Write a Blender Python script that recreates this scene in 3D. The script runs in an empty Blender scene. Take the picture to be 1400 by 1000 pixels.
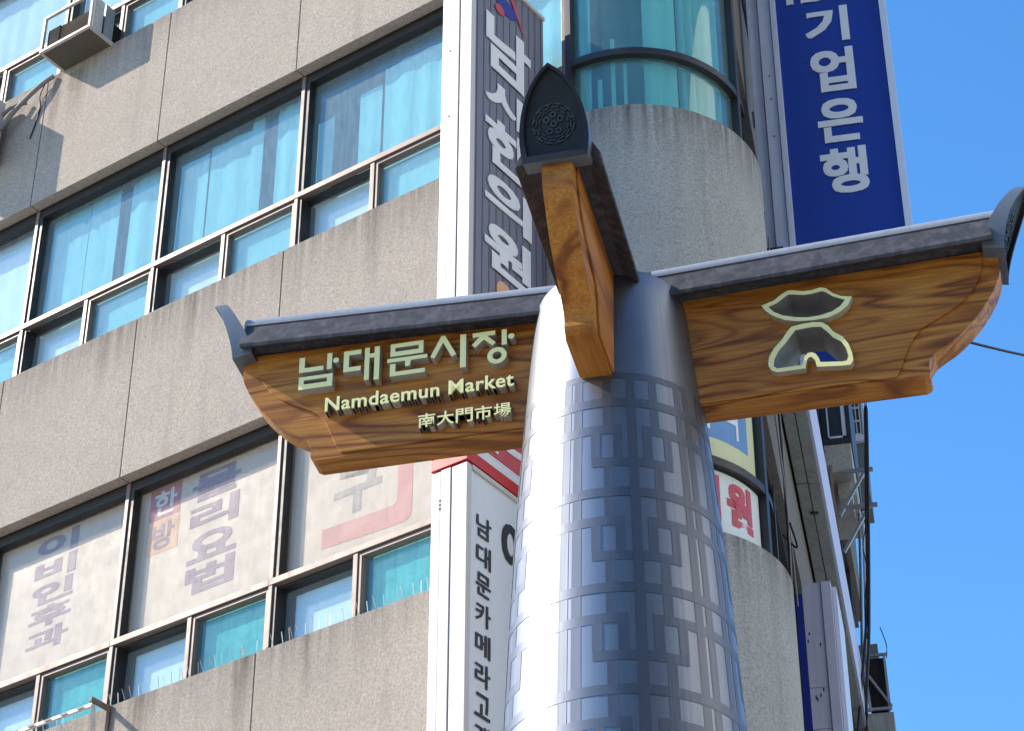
import bpy, bmesh, math, random
from mathutils import Vector, Quaternion
random.seed(7)
SC = bpy.context.scene
COL = SC.collection
R = math.radians

# ------------------------------------------------------------------ camera, sky, sun, exposure
cam_d = bpy.data.cameras.new('camera')
cam = bpy.data.objects.new('camera', cam_d); COL.objects.link(cam)
cam.location = (0, 0, 1.6); cam.rotation_euler = (R(90 + 35.342), 0, 0)
cam_d.sensor_width = 36; cam_d.lens = 84.96; cam_d.clip_end = 5000
SC.camera = cam

SUN_AZ, SUN_EL = -86.0, 38.5            # degrees clockwise from +Y, elevation
sd = Vector((math.sin(R(SUN_AZ)) * math.cos(R(SUN_EL)), math.cos(R(SUN_AZ)) * math.cos(R(SUN_EL)), math.sin(R(SUN_EL))))
world = bpy.data.worlds.new('World'); SC.world = world; world.use_nodes = True
wn = world.node_tree
for n in list(wn.nodes): wn.nodes.remove(n)
sky = wn.nodes.new('ShaderNodeTexSky'); sky.sky_type = 'NISHITA'; sky.sun_disc = False
sky.sun_elevation = R(SUN_EL); sky.sun_rotation = R(SUN_AZ); sky.altitude = 50
sky.air_density = 1.0; sky.dust_density = 0.0; sky.ozone_density = 3.0
bg = wn.nodes.new('ShaderNodeBackground'); bg.inputs[1].default_value = 0.15
wo = wn.nodes.new('ShaderNodeOutputWorld')
hs = wn.nodes.new('ShaderNodeHueSaturation'); hs.inputs['Saturation'].default_value = 1.24; hs.inputs['Value'].default_value = 1.32
wn.links.new(sky.outputs[0], hs.inputs['Color']); wn.links.new(hs.outputs[0], bg.inputs[0]); wn.links.new(bg.outputs[0], wo.inputs[0])
sun_d = bpy.data.lights.new('sun', 'SUN'); sun_d.energy = 4.3; sun_d.angle = R(0.5); sun_d.color = (1, .885, .74)
sun = bpy.data.objects.new('sun', sun_d); COL.objects.link(sun)
sun.rotation_euler = sd.to_track_quat('Z', 'Y').to_euler(); sun.location = sd * 60
SC.view_settings.view_transform = 'Standard'; SC.view_settings.look = 'None'
SC.view_settings.gamma = 1; SC.view_settings.use_curve_mapping = False
SC.view_settings.exposure = 0.74
SC.render.engine = 'CYCLES'
SC.cycles.max_bounces = 8; SC.cycles.transparent_max_bounces = 16

# ------------------------------------------------------------------ frames of reference (metres)
class Frame:
    def __init__(s, o, x, y): s.o = Vector(o); s.x = Vector(x).normalized(); s.y = Vector(y).normalized(); s.z = Vector((0, 0, 1))
    def __call__(s, a, b, c): return s.o + s.x * a + s.y * b + s.z * c
def azv(deg): return Vector((math.sin(R(deg)), math.cos(R(deg)), 0))
FA = 54.48                                # the sunny facade runs off at this angle left of the view heading
LU, LN = azv(180 - FA), azv(180 + 90 - FA + 0) * 1.0
LN = Vector((-math.cos(R(FA)), -math.sin(R(FA)), 0)); LU = Vector((math.sin(R(FA)), -math.cos(R(FA)), 0))
W0 = Vector((-0.5218, 13.6901, 0))
L = Frame(W0, LU, LN)                     # sunny facade: along, outward, up
K = Vector((0.4636, 8.988, 0))            # axis of the sign post
AB = 76.36
AR = Vector((math.sin(R(AB)), -math.cos(R(AB)), 0)); AN = Vector((-math.cos(R(AB)), -math.sin(R(AB)), 0))
ARM_R = Frame(K, AR, AN); ARM_L = Frame(K, -AR, AN); ARM_F = Frame(K, AN, AR)
CU, CR = 1.08, 0.94                       # rounded corner: centre along the facade, radius
CC = L(CU, -CR, 0)
RG = azv(11.5); RN = Vector((RG.y, -RG.x, 0))
RF = Frame(CC + RN * CR, RN, RG)          # shaded facade: x outward, y along (away), z up
def cyl(th, r, v): return CC + (LN * math.cos(R(th)) + LU * math.sin(R(th))) * r + Vector((0, 0, v))

# ------------------------------------------------------------------ mesh building
class MB:
    def __init__(s): s.v = []; s.f = []
    def add(s, vs, fs):
        n = len(s.v); s.v += [Vector(p) for p in vs]; s.f += [tuple(i + n for i in q) for q in fs]; return s
    def box(s, F, a0, a1, b0, b1, c0, c1):
        p = [F(a, b, c) for c in (c0, c1) for b in (b0, b1) for a in (a0, a1)]
        return s.add(p, [(0, 2, 3, 1), (4, 5, 7, 6), (0, 1, 5, 4), (2, 6, 7, 3), (0, 4, 6, 2), (1, 3, 7, 5)])
    def prism(s, ring0, ring1, caps=True):
        n = len(ring0); f = [(i, (i + 1) % n, n + (i + 1) % n, n + i) for i in range(n)]
        if caps: f += [tuple(range(n))[::-1], tuple(range(n, 2 * n))]
        return s.add(list(ring0) + list(ring1), f)
    def loft(s, rings, closed=True, caps=False):
        n = len(rings[0]); vs = [p for r in rings for p in r]; f = []
        for k in range(len(rings) - 1):
            for i in range(n if closed else n - 1):
                j = (i + 1) % n
                f.append((k * n + i, k * n + j, (k + 1) * n + j, (k + 1) * n + i))
        if caps: f += [tuple(range(n))[::-1], tuple(range((len(rings) - 1) * n, len(rings) * n))]
        return s.add(vs, f)
    def tube(s, path, r, n=8, caps=True):
        path = [Vector(p) for p in path]; rings = []
        for i, p in enumerate(path):
            t = (path[min(i + 1, len(path) - 1)] - path[max(i - 1, 0)]).normalized()
            a = t.cross(Vector((0, 0, 1)))
            if a.length < .05: a = t.cross(Vector((1, 0, 0)))
            a.normalize(); b = t.cross(a)
            rr = r[i] if isinstance(r, (list, tuple)) else r
            rings.append([p + (a * math.cos(2 * math.pi * k / n) + b * math.sin(2 * math.pi * k / n)) * rr for k in range(n)])
        return s.loft(rings, True, caps)
    def bar(s, p, q, w, h=None):
        p, q = Vector(p), Vector(q); h = h or w; t = (q - p).normalized()
        a = t.cross(Vector((0, 0, 1)))
        if a.length < .05: a = t.cross(Vector((1, 0, 0)))
        a.normalize(); b = t.cross(a)
        o = [a * w / 2 + b * h / 2, -a * w / 2 + b * h / 2, -a * w / 2 - b * h / 2, a * w / 2 - b * h / 2]
        return s.prism([p + k for k in o], [q + k for k in o])
    def arc(s, t0, t1, r0, r1, v0, v1, n=None):
        n = n or max(2, int(abs(t1 - t0) / 3)); rings = []
        for k in range(n + 1):
            t = t0 + (t1 - t0) * k / n
            rings.append([cyl(t, r0, v0), cyl(t, r1, v0), cyl(t, r1, v1), cyl(t, r0, v1)])
        return s.loft(rings, True, True)
    def build(s, name, mat, parent=None, smooth=0, bevel=0, **props):
        base = Vector((0, 0, 0)); q = parent
        while q is not None: base += q.location; q = q.parent
        me = bpy.data.meshes.new(name)
        me.from_pydata([tuple(p - base) for p in s.v], [], s.f)
        bm = bmesh.new(); bm.from_mesh(me)
        bmesh.ops.remove_doubles(bm, verts=bm.verts, dist=1e-5)
        bmesh.ops.recalc_face_normals(bm, faces=bm.faces)
        if bevel:
            es = [e for e in bm.edges if len(e.link_faces) == 2 and e.calc_face_angle(0) > R(35)]
            bmesh.ops.bevel(bm, geom=es, offset=bevel, segments=2, affect='EDGES', profile=.6, clamp_overlap=True)
        if smooth:
            for f in bm.faces: f.smooth = True
            for e in bm.edges:
                if len(e.link_faces) == 2 and e.calc_face_angle(0) > R(smooth): e.smooth = False
        bm.to_mesh(me); bm.free()
        o = bpy.data.objects.new(name, me); COL.objects.link(o)
        if mat: me.materials.append(mat)
        if parent: o.parent = parent
        for k, v in props.items(): o[k] = v
        return o
def thing(name, loc, label, cat, group=None):
    o = bpy.data.objects.new(name, None); COL.objects.link(o); o.location = loc; o.empty_display_size = .2
    o['label'] = label; o['category'] = cat
    if group: o['group'] = group
    return o
def tag(o, label, cat, group=None):
    o['label'] = label; o['category'] = cat
    if group: o['group'] = group
    return o
def origin(o, p):                         # move a top-level mesh's origin to its base
    p = Vector(p)
    for v in o.data.vertices: v.co -= p
    o.location = p; return o

# ------------------------------------------------------------------ lettering
GC = {}
def glyph(ch, bold=.02, shear=0, res=3):
    k = (ch, bold, shear, res)
    if k not in GC:
        c = bpy.data.curves.new('glyph', 'FONT'); c.body = ch; c.offset = bold; c.shear = shear; c.resolution_u = res; c.extrude = .5
        o = bpy.data.objects.new('glyph', c); m = o.to_mesh()
        vs = [tuple(v.co) for v in m.vertices]; fs = [tuple(p.vertices) for p in m.polygons]
        o.to_mesh_clear(); bpy.data.objects.remove(o); bpy.data.curves.remove(c)
        b = (min(v[0] for v in vs), min(v[1] for v in vs), max(v[0] for v in vs), max(v[1] for v in vs))
        GC[k] = (vs, fs, b)
    return GC[k]
def letter_at(fn, ch, x0, y0, x1, y1, z0, z1, mat, parent, bold=.02, name='letter', shear=0):
    """fit one character in the rectangle; fn(x, y, z) -> world"""
    vs, fs, b = glyph(ch, min(bold, .012), shear); e = max(0, bold - .012)
    b = (b[0] - e, b[1] - e, b[2] + e, b[3] + e)
    w, h = b[2] - b[0], b[3] - b[1]; mb = MB()
    for k, (dx, dy) in enumerate([(0, 0)] if e == 0 else [(-e, -e), (e, -e), (e, e), (-e, e), (0, 0)]):
        zt = z1 + (z1 - z0) * .03 * k
        mb.add([fn(x0 + (x1 - x0) * (v[0] + dx - b[0]) / w, y0 + (y1 - y0) * (v[1] + dy - b[1]) / h, zt if v[2] > 0 else z0) for v in vs], fs)
    return mb.build(name, mat, parent)
def line_at(fn, body, x0, y0, x1, h, z0, z1, mat, parent, bold=.02, name='letter', refchar='N'):
    """a line of text from x0 to x1 with cap height h, one object per letter"""
    bold_ = bold; bold = .012
    tot = glyph(body, bold); L0, L1 = tot[2][0], tot[2][2]; cap = glyph(refchar, bold)[2]; ch = cap[3] - cap[1]
    for i, c in enumerate(body):
        if c == ' ': continue
        g = glyph(c, bold); r = glyph(body[:i + 1], bold)[2][2]; w = g[2][2] - g[2][0]
        sx = (x1 - x0) / (L1 - L0); a = x0 + (r - w - L0) * sx
        letter_at(fn, c, a, y0 + (g[2][1] - cap[1]) * h / ch, a + w * sx, y0 + (g[2][3] - cap[1]) * h / ch, z0, z1, mat, parent, bold_, name)
def polys_solid(fn, outlines, z0, z1, name, mat, parent, bevel=0):
    """filled outline(s) with holes (2D curve fill), from depth z0 to z1"""
    c = bpy.data.curves.new('outline', 'CURVE'); c.dimensions = '2D'; c.fill_mode = 'BOTH'; c.extrude = .5
    for pts in outlines:
        s = c.splines.new('POLY'); s.points.add(len(pts) - 1); s.use_cyclic_u = True
        for q, p in zip(s.points, pts): q.co = (p[0], p[1], 0, 1)
    o = bpy.data.objects.new('outline', c); m = o.to_mesh()
    vs = [tuple(v.co) for v in m.vertices]; fs = [tuple(p.vertices) for p in m.polygons]
    o.to_mesh_clear(); bpy.data.objects.remove(o); bpy.data.curves.remove(c)
    return MB().add([fn(v[0], v[1], z1 if v[2] > 0 else z0) for v in vs], fs).build(name, mat, parent, bevel=bevel)
def ell(cx, cy, rx, ry=None, n=28): ry = ry or rx; return [(cx + rx * math.cos(2 * math.pi * i / n), cy + ry * math.sin(2 * math.pi * i / n)) for i in range(n)]
def smooth_pts(pts, it=2, closed=True):
    for _ in range(it):
        q = []
        n = len(pts)
        for i in range(n if closed else n - 1):
            a, b = pts[i], pts[(i + 1) % n]
            q += [(a[0] * .75 + b[0] * .25, a[1] * .75 + b[1] * .25), (a[0] * .25 + b[0] * .75, a[1] * .25 + b[1] * .75)]
        if not closed: q = [pts[0]] + q + [pts[-1]]
        pts = q
    return pts

# ------------------------------------------------------------------ materials
class NT:
    def __init__(s, name):
        s.m = bpy.data.materials.new(name); s.m.use_nodes = True; s.t = s.m.node_tree
        for n in list(s.t.nodes): s.t.nodes.remove(n)
        s.out = s.n('ShaderNodeOutputMaterial')
    def n(s, typ, **kw):
        x = s.t.nodes.new(typ)
        for k, v in kw.items(): setattr(x, k, v)
        return x
    def l(s, a, b): s.t.links.new(a, b)
    def set(s, node, **kw):
        for k, v in kw.items(): node.inputs[k.replace('_', ' ')].default_value = v
        return node
    def coords(s, scale=(1, 1, 1), rot=(0, 0, 0)):
        tc = s.n('ShaderNodeTexCoord'); mp = s.n('ShaderNodeMapping')
        mp.inputs['Scale'].default_value = scale; mp.inputs['Rotation'].default_value = rot
        s.l(tc.outputs['Object'], mp.inputs[0]); return mp.outputs[0]
    def noise(s, vec, scale, detail=4, rough=.55, dist=0):
        x = s.n('ShaderNodeTexNoise'); s.l(vec, x.inputs['Vector'])
        s.set(x, Scale=scale, Detail=detail, Roughness=rough, Distortion=dist); return x.outputs[0]
    def ramp(s, fac, stops):
        x = s.n('ShaderNodeValToRGB'); e = x.color_ramp.elements
        while len(e) > 1: e.remove(e[-1])
        e[0].position = stops[0][0]; e[0].color = (*stops[0][1], 1)
        for p, c in stops[1:]:
            k = e.new(p); k.color = (*c, 1)
        s.l(fac, x.inputs[0]); return x.outputs[0]
    def vramp(s, fac, a, b, lo=0., hi=1.):
        x = s.n('ShaderNodeMapRange'); s.l(fac, x.inputs[0]); x.inputs[1].default_value = a; x.inputs[2].default_value = b
        x.inputs[3].default_value = lo; x.inputs[4].default_value = hi; return x.outputs[0]
    def mix(s, fac, a, b, mode='MIX'):
        x = s.n('ShaderNodeMix', data_type='RGBA', blend_type=mode)
        for sock, v in ((x.inputs[0], fac), (x.inputs[6], a), (x.inputs[7], b)):
            if hasattr(v, 'links') or hasattr(v, 'is_linked'): s.l(v, sock)
            elif isinstance(v, tuple): sock.default_value = (*v, 1)
            else: sock.default_value = v
        return x.outputs[2]
    def bump(s, h, strength=.3, dist=.01):
        x = s.n('ShaderNodeBump'); s.set(x, Strength=strength, Distance=dist); s.l(h, x.inputs['Height']); return x.outputs[0]
    def bsdf(s, color=None, rough=.6, metal=0., normal=None, spec=.5, **kw):
        b = s.n('ShaderNodeBsdfPrincipled')
        for sock, v in (('Base Color', color), ('Roughness', rough), ('Metallic', metal)):
            if v is None: continue
            if hasattr(v, 'is_linked'): s.l(v, b.inputs[sock])
            elif isinstance(v, tuple): b.inputs[sock].default_value = (*v, 1)
            else: b.inputs[sock].default_value = v
        b.inputs['Specular IOR Level'].default_value = spec
        if normal is not None: s.l(normal, b.inputs['Normal'])
        for k, v in kw.items(): b.inputs[k].default_value = v
        s.l(b.outputs[0], s.out.inputs[0]); return b
def paint(name, col, rough=.5, metal=0., dirt=.25, dirtcol=None, scale=6, spec=.5, bump=0.):
    t = NT(name); v = t.coords()
    d = t.noise(v, scale, 6, .65); d2 = t.noise(t.coords((22, 22, 1.2)), 1.0, 4, .6)
    dc = dirtcol or tuple(c * .55 for c in col)
    c = t.mix(t.vramp(d, .45, .8, 0, dirt), col, dc)
    c = t.mix(t.vramp(d2, .5, .78, 0, dirt), c, dc)
    r = t.vramp(d, .3, .7, rough - .08, rough + .12)
    t.bsdf(c, r, metal, spec=spec, normal=t.bump(t.noise(v, 220, 2), bump, .002) if bump else None); return t.m
def concrete(name, base, dark, speck, stain=.7, spots=()):
    t = NT(name); v = t.coords()
    big = t.noise(v, .9, 5, .6); mid = t.noise(v, 6, 6, .65); fine = t.noise(v, 52, 4, .75); grit = t.noise(v, 115, 2, .8)
    streak = t.noise(t.coords((5, 5, .30)), 1.0, 7, .7); streak2 = t.noise(t.coords((19, 19, .7)), 1.0, 5, .7)
    c = t.ramp(fine, [(.26, tuple(x * .42 for x in base)), (.42, tuple(x * .84 for x in base)), (.55, base), (.74, tuple(min(1, x * 1.35) for x in base))])
    c = t.mix(t.vramp(grit, .57, .70, 0, speck), c, dark)
    c = t.mix(t.vramp(grit, .30, .41, .6, 0), c, tuple(min(1, x * 1.8) for x in base))
    c = t.mix(t.vramp(big, .42, .72, 0, .34), c, tuple(x * .66 for x in base))
    c = t.mix(t.vramp(streak, .56, .80, 0, .45), c, tuple(x * .45 for x in base))
    c = t.mix(t.vramp(mid, .52, .78, 0, .30), c, tuple(x * .55 for x in base))
    oi = t.n('ShaderNodeObjectInfo'); c = t.mix(t.vramp(oi.outputs['Random'], 0, 1, 0, .22), c, tuple(x * .62 for x in base))
    # run-off stains: soot washed down from each window sill (sills repeat every 3.405 m)
    sep = t.n('ShaderNodeSeparateXYZ'); t.l(v, sep.inputs[0])
    md = t.n('ShaderNodeMath', operation='MODULO'); t.l(sep.outputs[2], md.inputs[0]); md.inputs[1].default_value = 3.405
    run = t.vramp(md.outputs[0], 2.05, 2.76, 0, 1)
    mu = t.n('ShaderNodeMath', operation='POWER'); t.l(run, mu.inputs[0]); mu.inputs[1].default_value = 2.0
    k = t.n('ShaderNodeMath', operation='MULTIPLY'); t.l(mu.outputs[0], k.inputs[0]); t.l(t.vramp(streak2, .36, .66, .05, stain), k.inputs[1])
    c = t.mix(k.outputs[0], c, tuple(x * .22 for x in base))
    # single drip stains: along-wall position, half width, top, bottom, strength
    for (u_, hw_, zt_, zb_, st_) in spots:
        dt = t.n('ShaderNodeVectorMath', operation='DOT_PRODUCT'); t.l(v, dt.inputs[0]); dt.inputs[1].default_value = LU
        wob = t.n('ShaderNodeMath', operation='MULTIPLY_ADD'); t.l(mid, wob.inputs[0]); wob.inputs[1].default_value = .10; t.l(dt.outputs['Value'], wob.inputs[2])
        df = t.n('ShaderNodeMath', operation='SUBTRACT'); t.l(wob.outputs[0], df.inputs[0]); df.inputs[1].default_value = u_ - CU + .05
        ab = t.n('ShaderNodeMath', operation='ABSOLUTE'); t.l(df.outputs[0], ab.inputs[0])
        side = t.vramp(ab.outputs[0], hw_ * .2, hw_, 1, 0); fall = t.vramp(sep.outputs[2], zb_, zt_, 0, 1)
        cut = t.n('ShaderNodeMath', operation='LESS_THAN'); t.l(sep.outputs[2], cut.inputs[0]); cut.inputs[1].default_value = zt_ + .05
        a_ = t.n('ShaderNodeMath', operation='MULTIPLY'); t.l(side, a_.inputs[0]); t.l(fall, a_.inputs[1])
        b_ = t.n('ShaderNodeMath', operation='MULTIPLY'); t.l(a_.outputs[0], b_.inputs[0]); t.l(t.vramp(streak2, .3, .62, .25, st_), b_.inputs[1])
        c_ = t.n('ShaderNodeMath', operation='MULTIPLY'); t.l(b_.outputs[0], c_.inputs[0]); t.l(cut.outputs[0], c_.inputs[1])
        c = t.mix(c_.outputs[0], c, (.07, .052, .036))
    t.bsdf(c, .92, 0, spec=.2, normal=t.bump(fine, .7, .008)); return t.m
M = {}
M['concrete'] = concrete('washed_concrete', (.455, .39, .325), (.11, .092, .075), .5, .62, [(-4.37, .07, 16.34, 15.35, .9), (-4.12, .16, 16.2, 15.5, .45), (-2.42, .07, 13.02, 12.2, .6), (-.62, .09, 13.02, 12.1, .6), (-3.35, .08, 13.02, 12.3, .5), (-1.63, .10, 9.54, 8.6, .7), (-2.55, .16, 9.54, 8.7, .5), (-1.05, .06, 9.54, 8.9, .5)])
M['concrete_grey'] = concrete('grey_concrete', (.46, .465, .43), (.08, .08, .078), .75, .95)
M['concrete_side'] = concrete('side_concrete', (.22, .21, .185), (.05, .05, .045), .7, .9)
M['joint'] = paint('joint_dark', (.05, .045, .04), .9)
def wood(name, ang, off, freq=58):
    t = NT(name); tc = t.n('ShaderNodeTexCoord')
    m0 = t.n('ShaderNodeMapping'); m0.inputs['Rotation'].default_value = (0, 0, R(ang)); t.l(tc.outputs['Object'], m0.inputs[0])
    m1 = t.n('ShaderNodeMapping'); m1.inputs['Scale'].default_value = (.50, 2.0, 3.3); m1.inputs['Location'].default_value = (off, off * .7, off); t.l(m0.outputs[0], m1.inputs[0])
    n1 = t.noise(m1.outputs[0], 1.25, 2.5, .45, .9)
    s = t.n('ShaderNodeMath', operation='MULTIPLY'); t.l(n1, s.inputs[0]); s.inputs[1].default_value = freq
    s2 = t.n('ShaderNodeMath', operation='SINE'); t.l(s.outputs[0], s2.inputs[0])
    ring = t.vramp(s2.outputs[0], -1, 1)
    m2 = t.n('ShaderNodeMapping'); m2.inputs['Scale'].default_value = (3.0, 60, 130); t.l(m0.outputs[0], m2.inputs[0])
    grain = t.noise(m2.outputs[0], 1.0, 4, .6, .3)
    big = t.noise(m1.outputs[0], 2.6, 3, .5, .5)
    c = t.ramp(ring, [(0, (.15, .046, .007)), (.16, (.30, .102, .015)), (.42, (.44, .172, .026)), (1, (.54, .245, .042))])
    c = t.mix(t.vramp(big, .40, .72, 0, .85), c, (.45, .18, .028))
    c = t.mix(t.vramp(grain, .40, .70, 0, .72), c, (.22, .072, .012))
    t.bsdf(c, .5, 0, spec=.3, normal=t.bump(grain, .12, .003)); return t.m
M['wood_side'] = wood('stained_wood', 13.64, 1.7)
M['wood_front'] = wood('stained_wood_front', 103.64, 5.1, 24)
M['slate'] = paint('slate_roof', (.045, .046, .055), .7, 0, .8, (.125, .125, .14), 14, spec=.25, bump=.3)
M['ridge'] = paint('ridge_metal', (.34, .36, .40), .38, .0, .35, (.16, .17, .19), 12)
M['hood'] = paint('hood_metal', (.115, .14, .17), .36, .0, .35, (.09, .10, .12), 5)
M['cap'] = paint('cap_metal', (.013, .016, .021), .55, .0, .3, (.008, .009, .011), 9, spec=.3)
M['cap_ornament'] = paint('cap_ornament', (.02, .023, .028), .4, 0, .3)
M['letter_face'] = paint('sign_letter', (.95, .92, .42), .45, 0, .08)
M['tunnel'] = paint('emblem_tunnel', (.17, .165, .15), .6, 0, .4)
M['letter_side'] = paint('sign_letter_side', (.42, .40, .33), .55, 0, .25)
def metal(name, base, rough, dark, an=.55):
    t = NT(name); tc = t.n('ShaderNodeTexCoord')
    sep = t.n('ShaderNodeSeparateXYZ'); t.l(tc.outputs['Object'], sep.inputs[0])
    a2 = t.n('ShaderNodeMath', operation='ARCTAN2'); t.l(sep.outputs[1], a2.inputs[0]); t.l(sep.outputs[0], a2.inputs[1])
    cb = t.n('ShaderNodeCombineXYZ'); t.l(a2.outputs[0], cb.inputs[0]); t.l(sep.outputs[2], cb.inputs[2])
    mp = t.n('ShaderNodeMapping'); mp.inputs['Scale'].default_value = (60, 1, .7); t.l(cb.outputs[0], mp.inputs[0])
    br = t.noise(mp.outputs[0], 1.0, 5, .65)
    blot = t.noise(t.coords((3, 3, 1.3)), 1.4, 4, .55)
    c = t.mix(t.vramp(br, .35, .7, 0, .5), base, dark)
    c = t.mix(t.vramp(blot, .5, .8, 0, .35), c, dark)
    r = t.vramp(br, .3, .7, rough - .05, rough + .09)
    b = t.bsdf(c, r, 1.0, normal=t.bump(t.noise(t.coords((2, 2, 1)), 1.6, 2, .5), .25, .01))
    b.inputs['Anisotropic'].default_value = 0; return t.m
M['steel'] = metal('brushed_steel', (.275, .295, .33), .44, (.20, .215, .25))
M['steel_dark'] = metal('etched_steel', (.175, .19, .22), .50, (.13, .145, .17))
M['frame'] = paint('window_frame', (.215, .155, .125), .42, .0, .35, (.20, .15, .13), 8)
M['frame_dark'] = paint('window_frame_dark', (.03, .026, .024), .45, .0, .3)
def glass(name, tint, refl, dust, dustcol=(.75, .82, .85)):
    t = NT(name)
    tr = t.n('ShaderNodeBsdfTransparent'); tr.inputs[0].default_value = (*tint, 1)
    gl = t.n('ShaderNodeBsdfGlossy'); gl.inputs['Roughness'].default_value = .015; gl.inputs[0].default_value = (.93, .97, 1, 1)
    lw = t.n('ShaderNodeLayerWeight'); lw.inputs[0].default_value = .5
    pw = t.n('ShaderNodeMath', operation='POWER'); t.l(lw.outputs['Facing'], pw.inputs[0]); pw.inputs[1].default_value = 4.5
    f = t.vramp(pw.outputs[0], 0, 1, refl, .9)
    wv = t.noise(t.coords(), 1.6, 2, .5)
    t.l(t.bump(wv, .03, .02), gl.inputs['Normal'])
    m1 = t.n('ShaderNodeMixShader'); t.l(f, m1.inputs[0]); t.l(tr.outputs[0], m1.inputs[1]); t.l(gl.outputs[0], m1.inputs[2])
    df = t.n('ShaderNodeBsdfDiffuse'); df.inputs[0].default_value = (*dustcol, 1)
    a = t.noise(t.coords((1, 1, .18)), 26, 6, .7); b = t.noise(t.coords((1, 1, 1)), 130, 3, .8)
    k = t.n('ShaderNodeMath', operation='MULTIPLY'); t.l(t.vramp(a, .35, .75, .55, 1), k.inputs[0]); t.l(t.vramp(b, .45, .72, .6, 1), k.inputs[1])
    k2 = t.n('ShaderNodeMath', operation='MULTIPLY'); t.l(k.outputs[0], k2.inputs[0]); k2.inputs[1].default_value = dust
    m2 = t.n('ShaderNodeMixShader'); t.l(k2.outputs[0], m2.inputs[0]); t.l(m1.outputs[0], m2.inputs[1]); t.l(df.outputs[0], m2.inputs[2])
    t.l(m2.outputs[0], t.out.inputs[0]); return t.m
M['glass_blue'] = glass('blue_tinted_glass', (.72, .92, .95), .05, .25, (.70, .82, .86))
M['glass_dusty'] = glass('dusty_clear_glass', (.94, .95, .94), .01, .30, (.74, .62, .53))
M['glass_teal'] = glass('teal_tinted_glass', (.64, .92, .91), .05, .16, (.60, .84, .85))
M['glass_pale'] = glass('pale_glass', (.88, .96, .98), .05, .20, (.80, .86, .90))
M['glass_dark'] = glass('dark_glass', (.25, .38, .4), .08, .08)
M['curtain'] = paint('curtain_cloth', (.74, .76, .72), .9, 0, .2)
M['blind'] = paint('white_sheet', (.86, .86, .84), .8, 0, .1)
M['room'] = paint('room_plaster', (.30, .32, .32), .9)
M['ceiling'] = paint('room_ceiling', (.45, .47, .46), .9)
M['frost'] = paint('frosted_sheet', (.50, .58, .56), .8, 0, .8, (.18, .30, .30), 9)
M['film'] = paint('window_film', (.66, .565, .475), .45, 0, .10)
M['purple'] = paint('print_purple', (.20, .13, .24), .5, 0, .15, (.30, .22, .32))
M['crimson'] = paint('print_crimson', (.42, .03, .08), .5)
M['orange_print'] = paint('print_orange', (.75, .42, .22), .5)
M['pink'] = paint('print_pink', (.66, .24, .24), .5, 0, .2, (.7, .4, .38))
M['grey_print'] = paint('print_grey', (.38, .36, .34), .5)
M['white_print'] = paint('print_white', (.80, .82, .84), .5, 0, .1)
M['white_metal'] = paint('white_sign_metal', (.60, .575, .54), .4, 0, .18, (.45, .40, .35), 4)
M['blue_white_metal'] = paint('pale_blue_sign_metal', (.66, .72, .84), .4, 0, .25, (.42, .45, .55), 3)
M['lavender'] = paint('lavender_metal', (.56, .58, .72), .5, 0, .25, (.30, .32, .42), 4)
M['navy'] = paint('navy_sign_face', (.18, .185, .245), .38, 0, .25, (.13, .14, .19), 3)
M['navy_line'] = paint('navy_sign_line', (.11, .125, .165), .4)
M['bank_blue'] = paint('bank_blue', (.010, .03, .30), .35, 0, .1)
M['text_dark'] = paint('text_dark', (.02, .022, .03), .5)
M['pale_blue_face'] = paint('pale_sign_face', (.74, .79, .84), .35, 0, .1)
M['red'] = paint('red_sign', (.55, .015, .02), .4, 0, .15)
M['ac'] = paint('ac_paint', (.62, .59, .55), .5, 0, .45, (.28, .22, .17), 7)
M['ac_dark'] = paint('ac_dark', (.02, .02, .019), .8, 0, .3, (.08, .065, .05), spec=.08)
M['ac_bottom'] = paint('ac_rusty_bottom', (.10, .10, .085), .7, 0, .7, (.16, .12, .06), 6)
M['grille'] = paint('grille_metal', (.16, .125, .09), .8, 0, spec=.1)
M['rubber'] = paint('cable_black', (.012, .012, .013), .55)
M['hose'] = paint('hose_grey', (.26, .24, .22), .6, 0, .3)
M['galv'] = paint('galvanised_steel', (.33, .34, .35), .45, .5, .4, (.22, .18, .14))
M['rust'] = paint('rusty_steel', (.24, .17, .13), .7, 0, .6, (.14, .07, .04))
M['spike'] = paint('spike_steel', (.78, .74, .70), .3, .3, .05)
M['soffit'] = paint('weathered_panel', (.30, .33, .31), .6, 0, .7, (.14, .15, .135), 5)
M['green_panel'] = paint('dull_green_panel', (.14, .18, .18), .5, 0, .3)
M['peel'] = paint('peeled_patch', (.02, .025, .06), .7)
M['poster_yellow'] = paint('poster_yellow', (.68, .70, .40), .5)
M['poster_blue'] = paint('poster_blue', (.12, .30, .58), .5)
M['poster_white'] = paint('poster_white', (.72, .78, .76), .5, 0, .15)
M['red_text'] = paint('red_text', (.56, .07, .10), .5)
M['pale_ground'] = paint('street_paving', (.30, .275, .245), .9, 0, .4, (.2, .19, .17), 3)  # unseen ground, made pale to bounce warm light upward
M['paving'] = paint('paving', (.30, .28, .26), .85, 0, .4, None, 3)
M['pale_wall'] = paint('pale_facade', (.80, .77, .72), .8, 0, .3, None, 1)
M['rear_wall'] = paint('rear_facade', (.26, .24, .22), .6, 0, .3, None, 1)
M['window_black'] = paint('far_window', (.03, .035, .04), .15)

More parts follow.
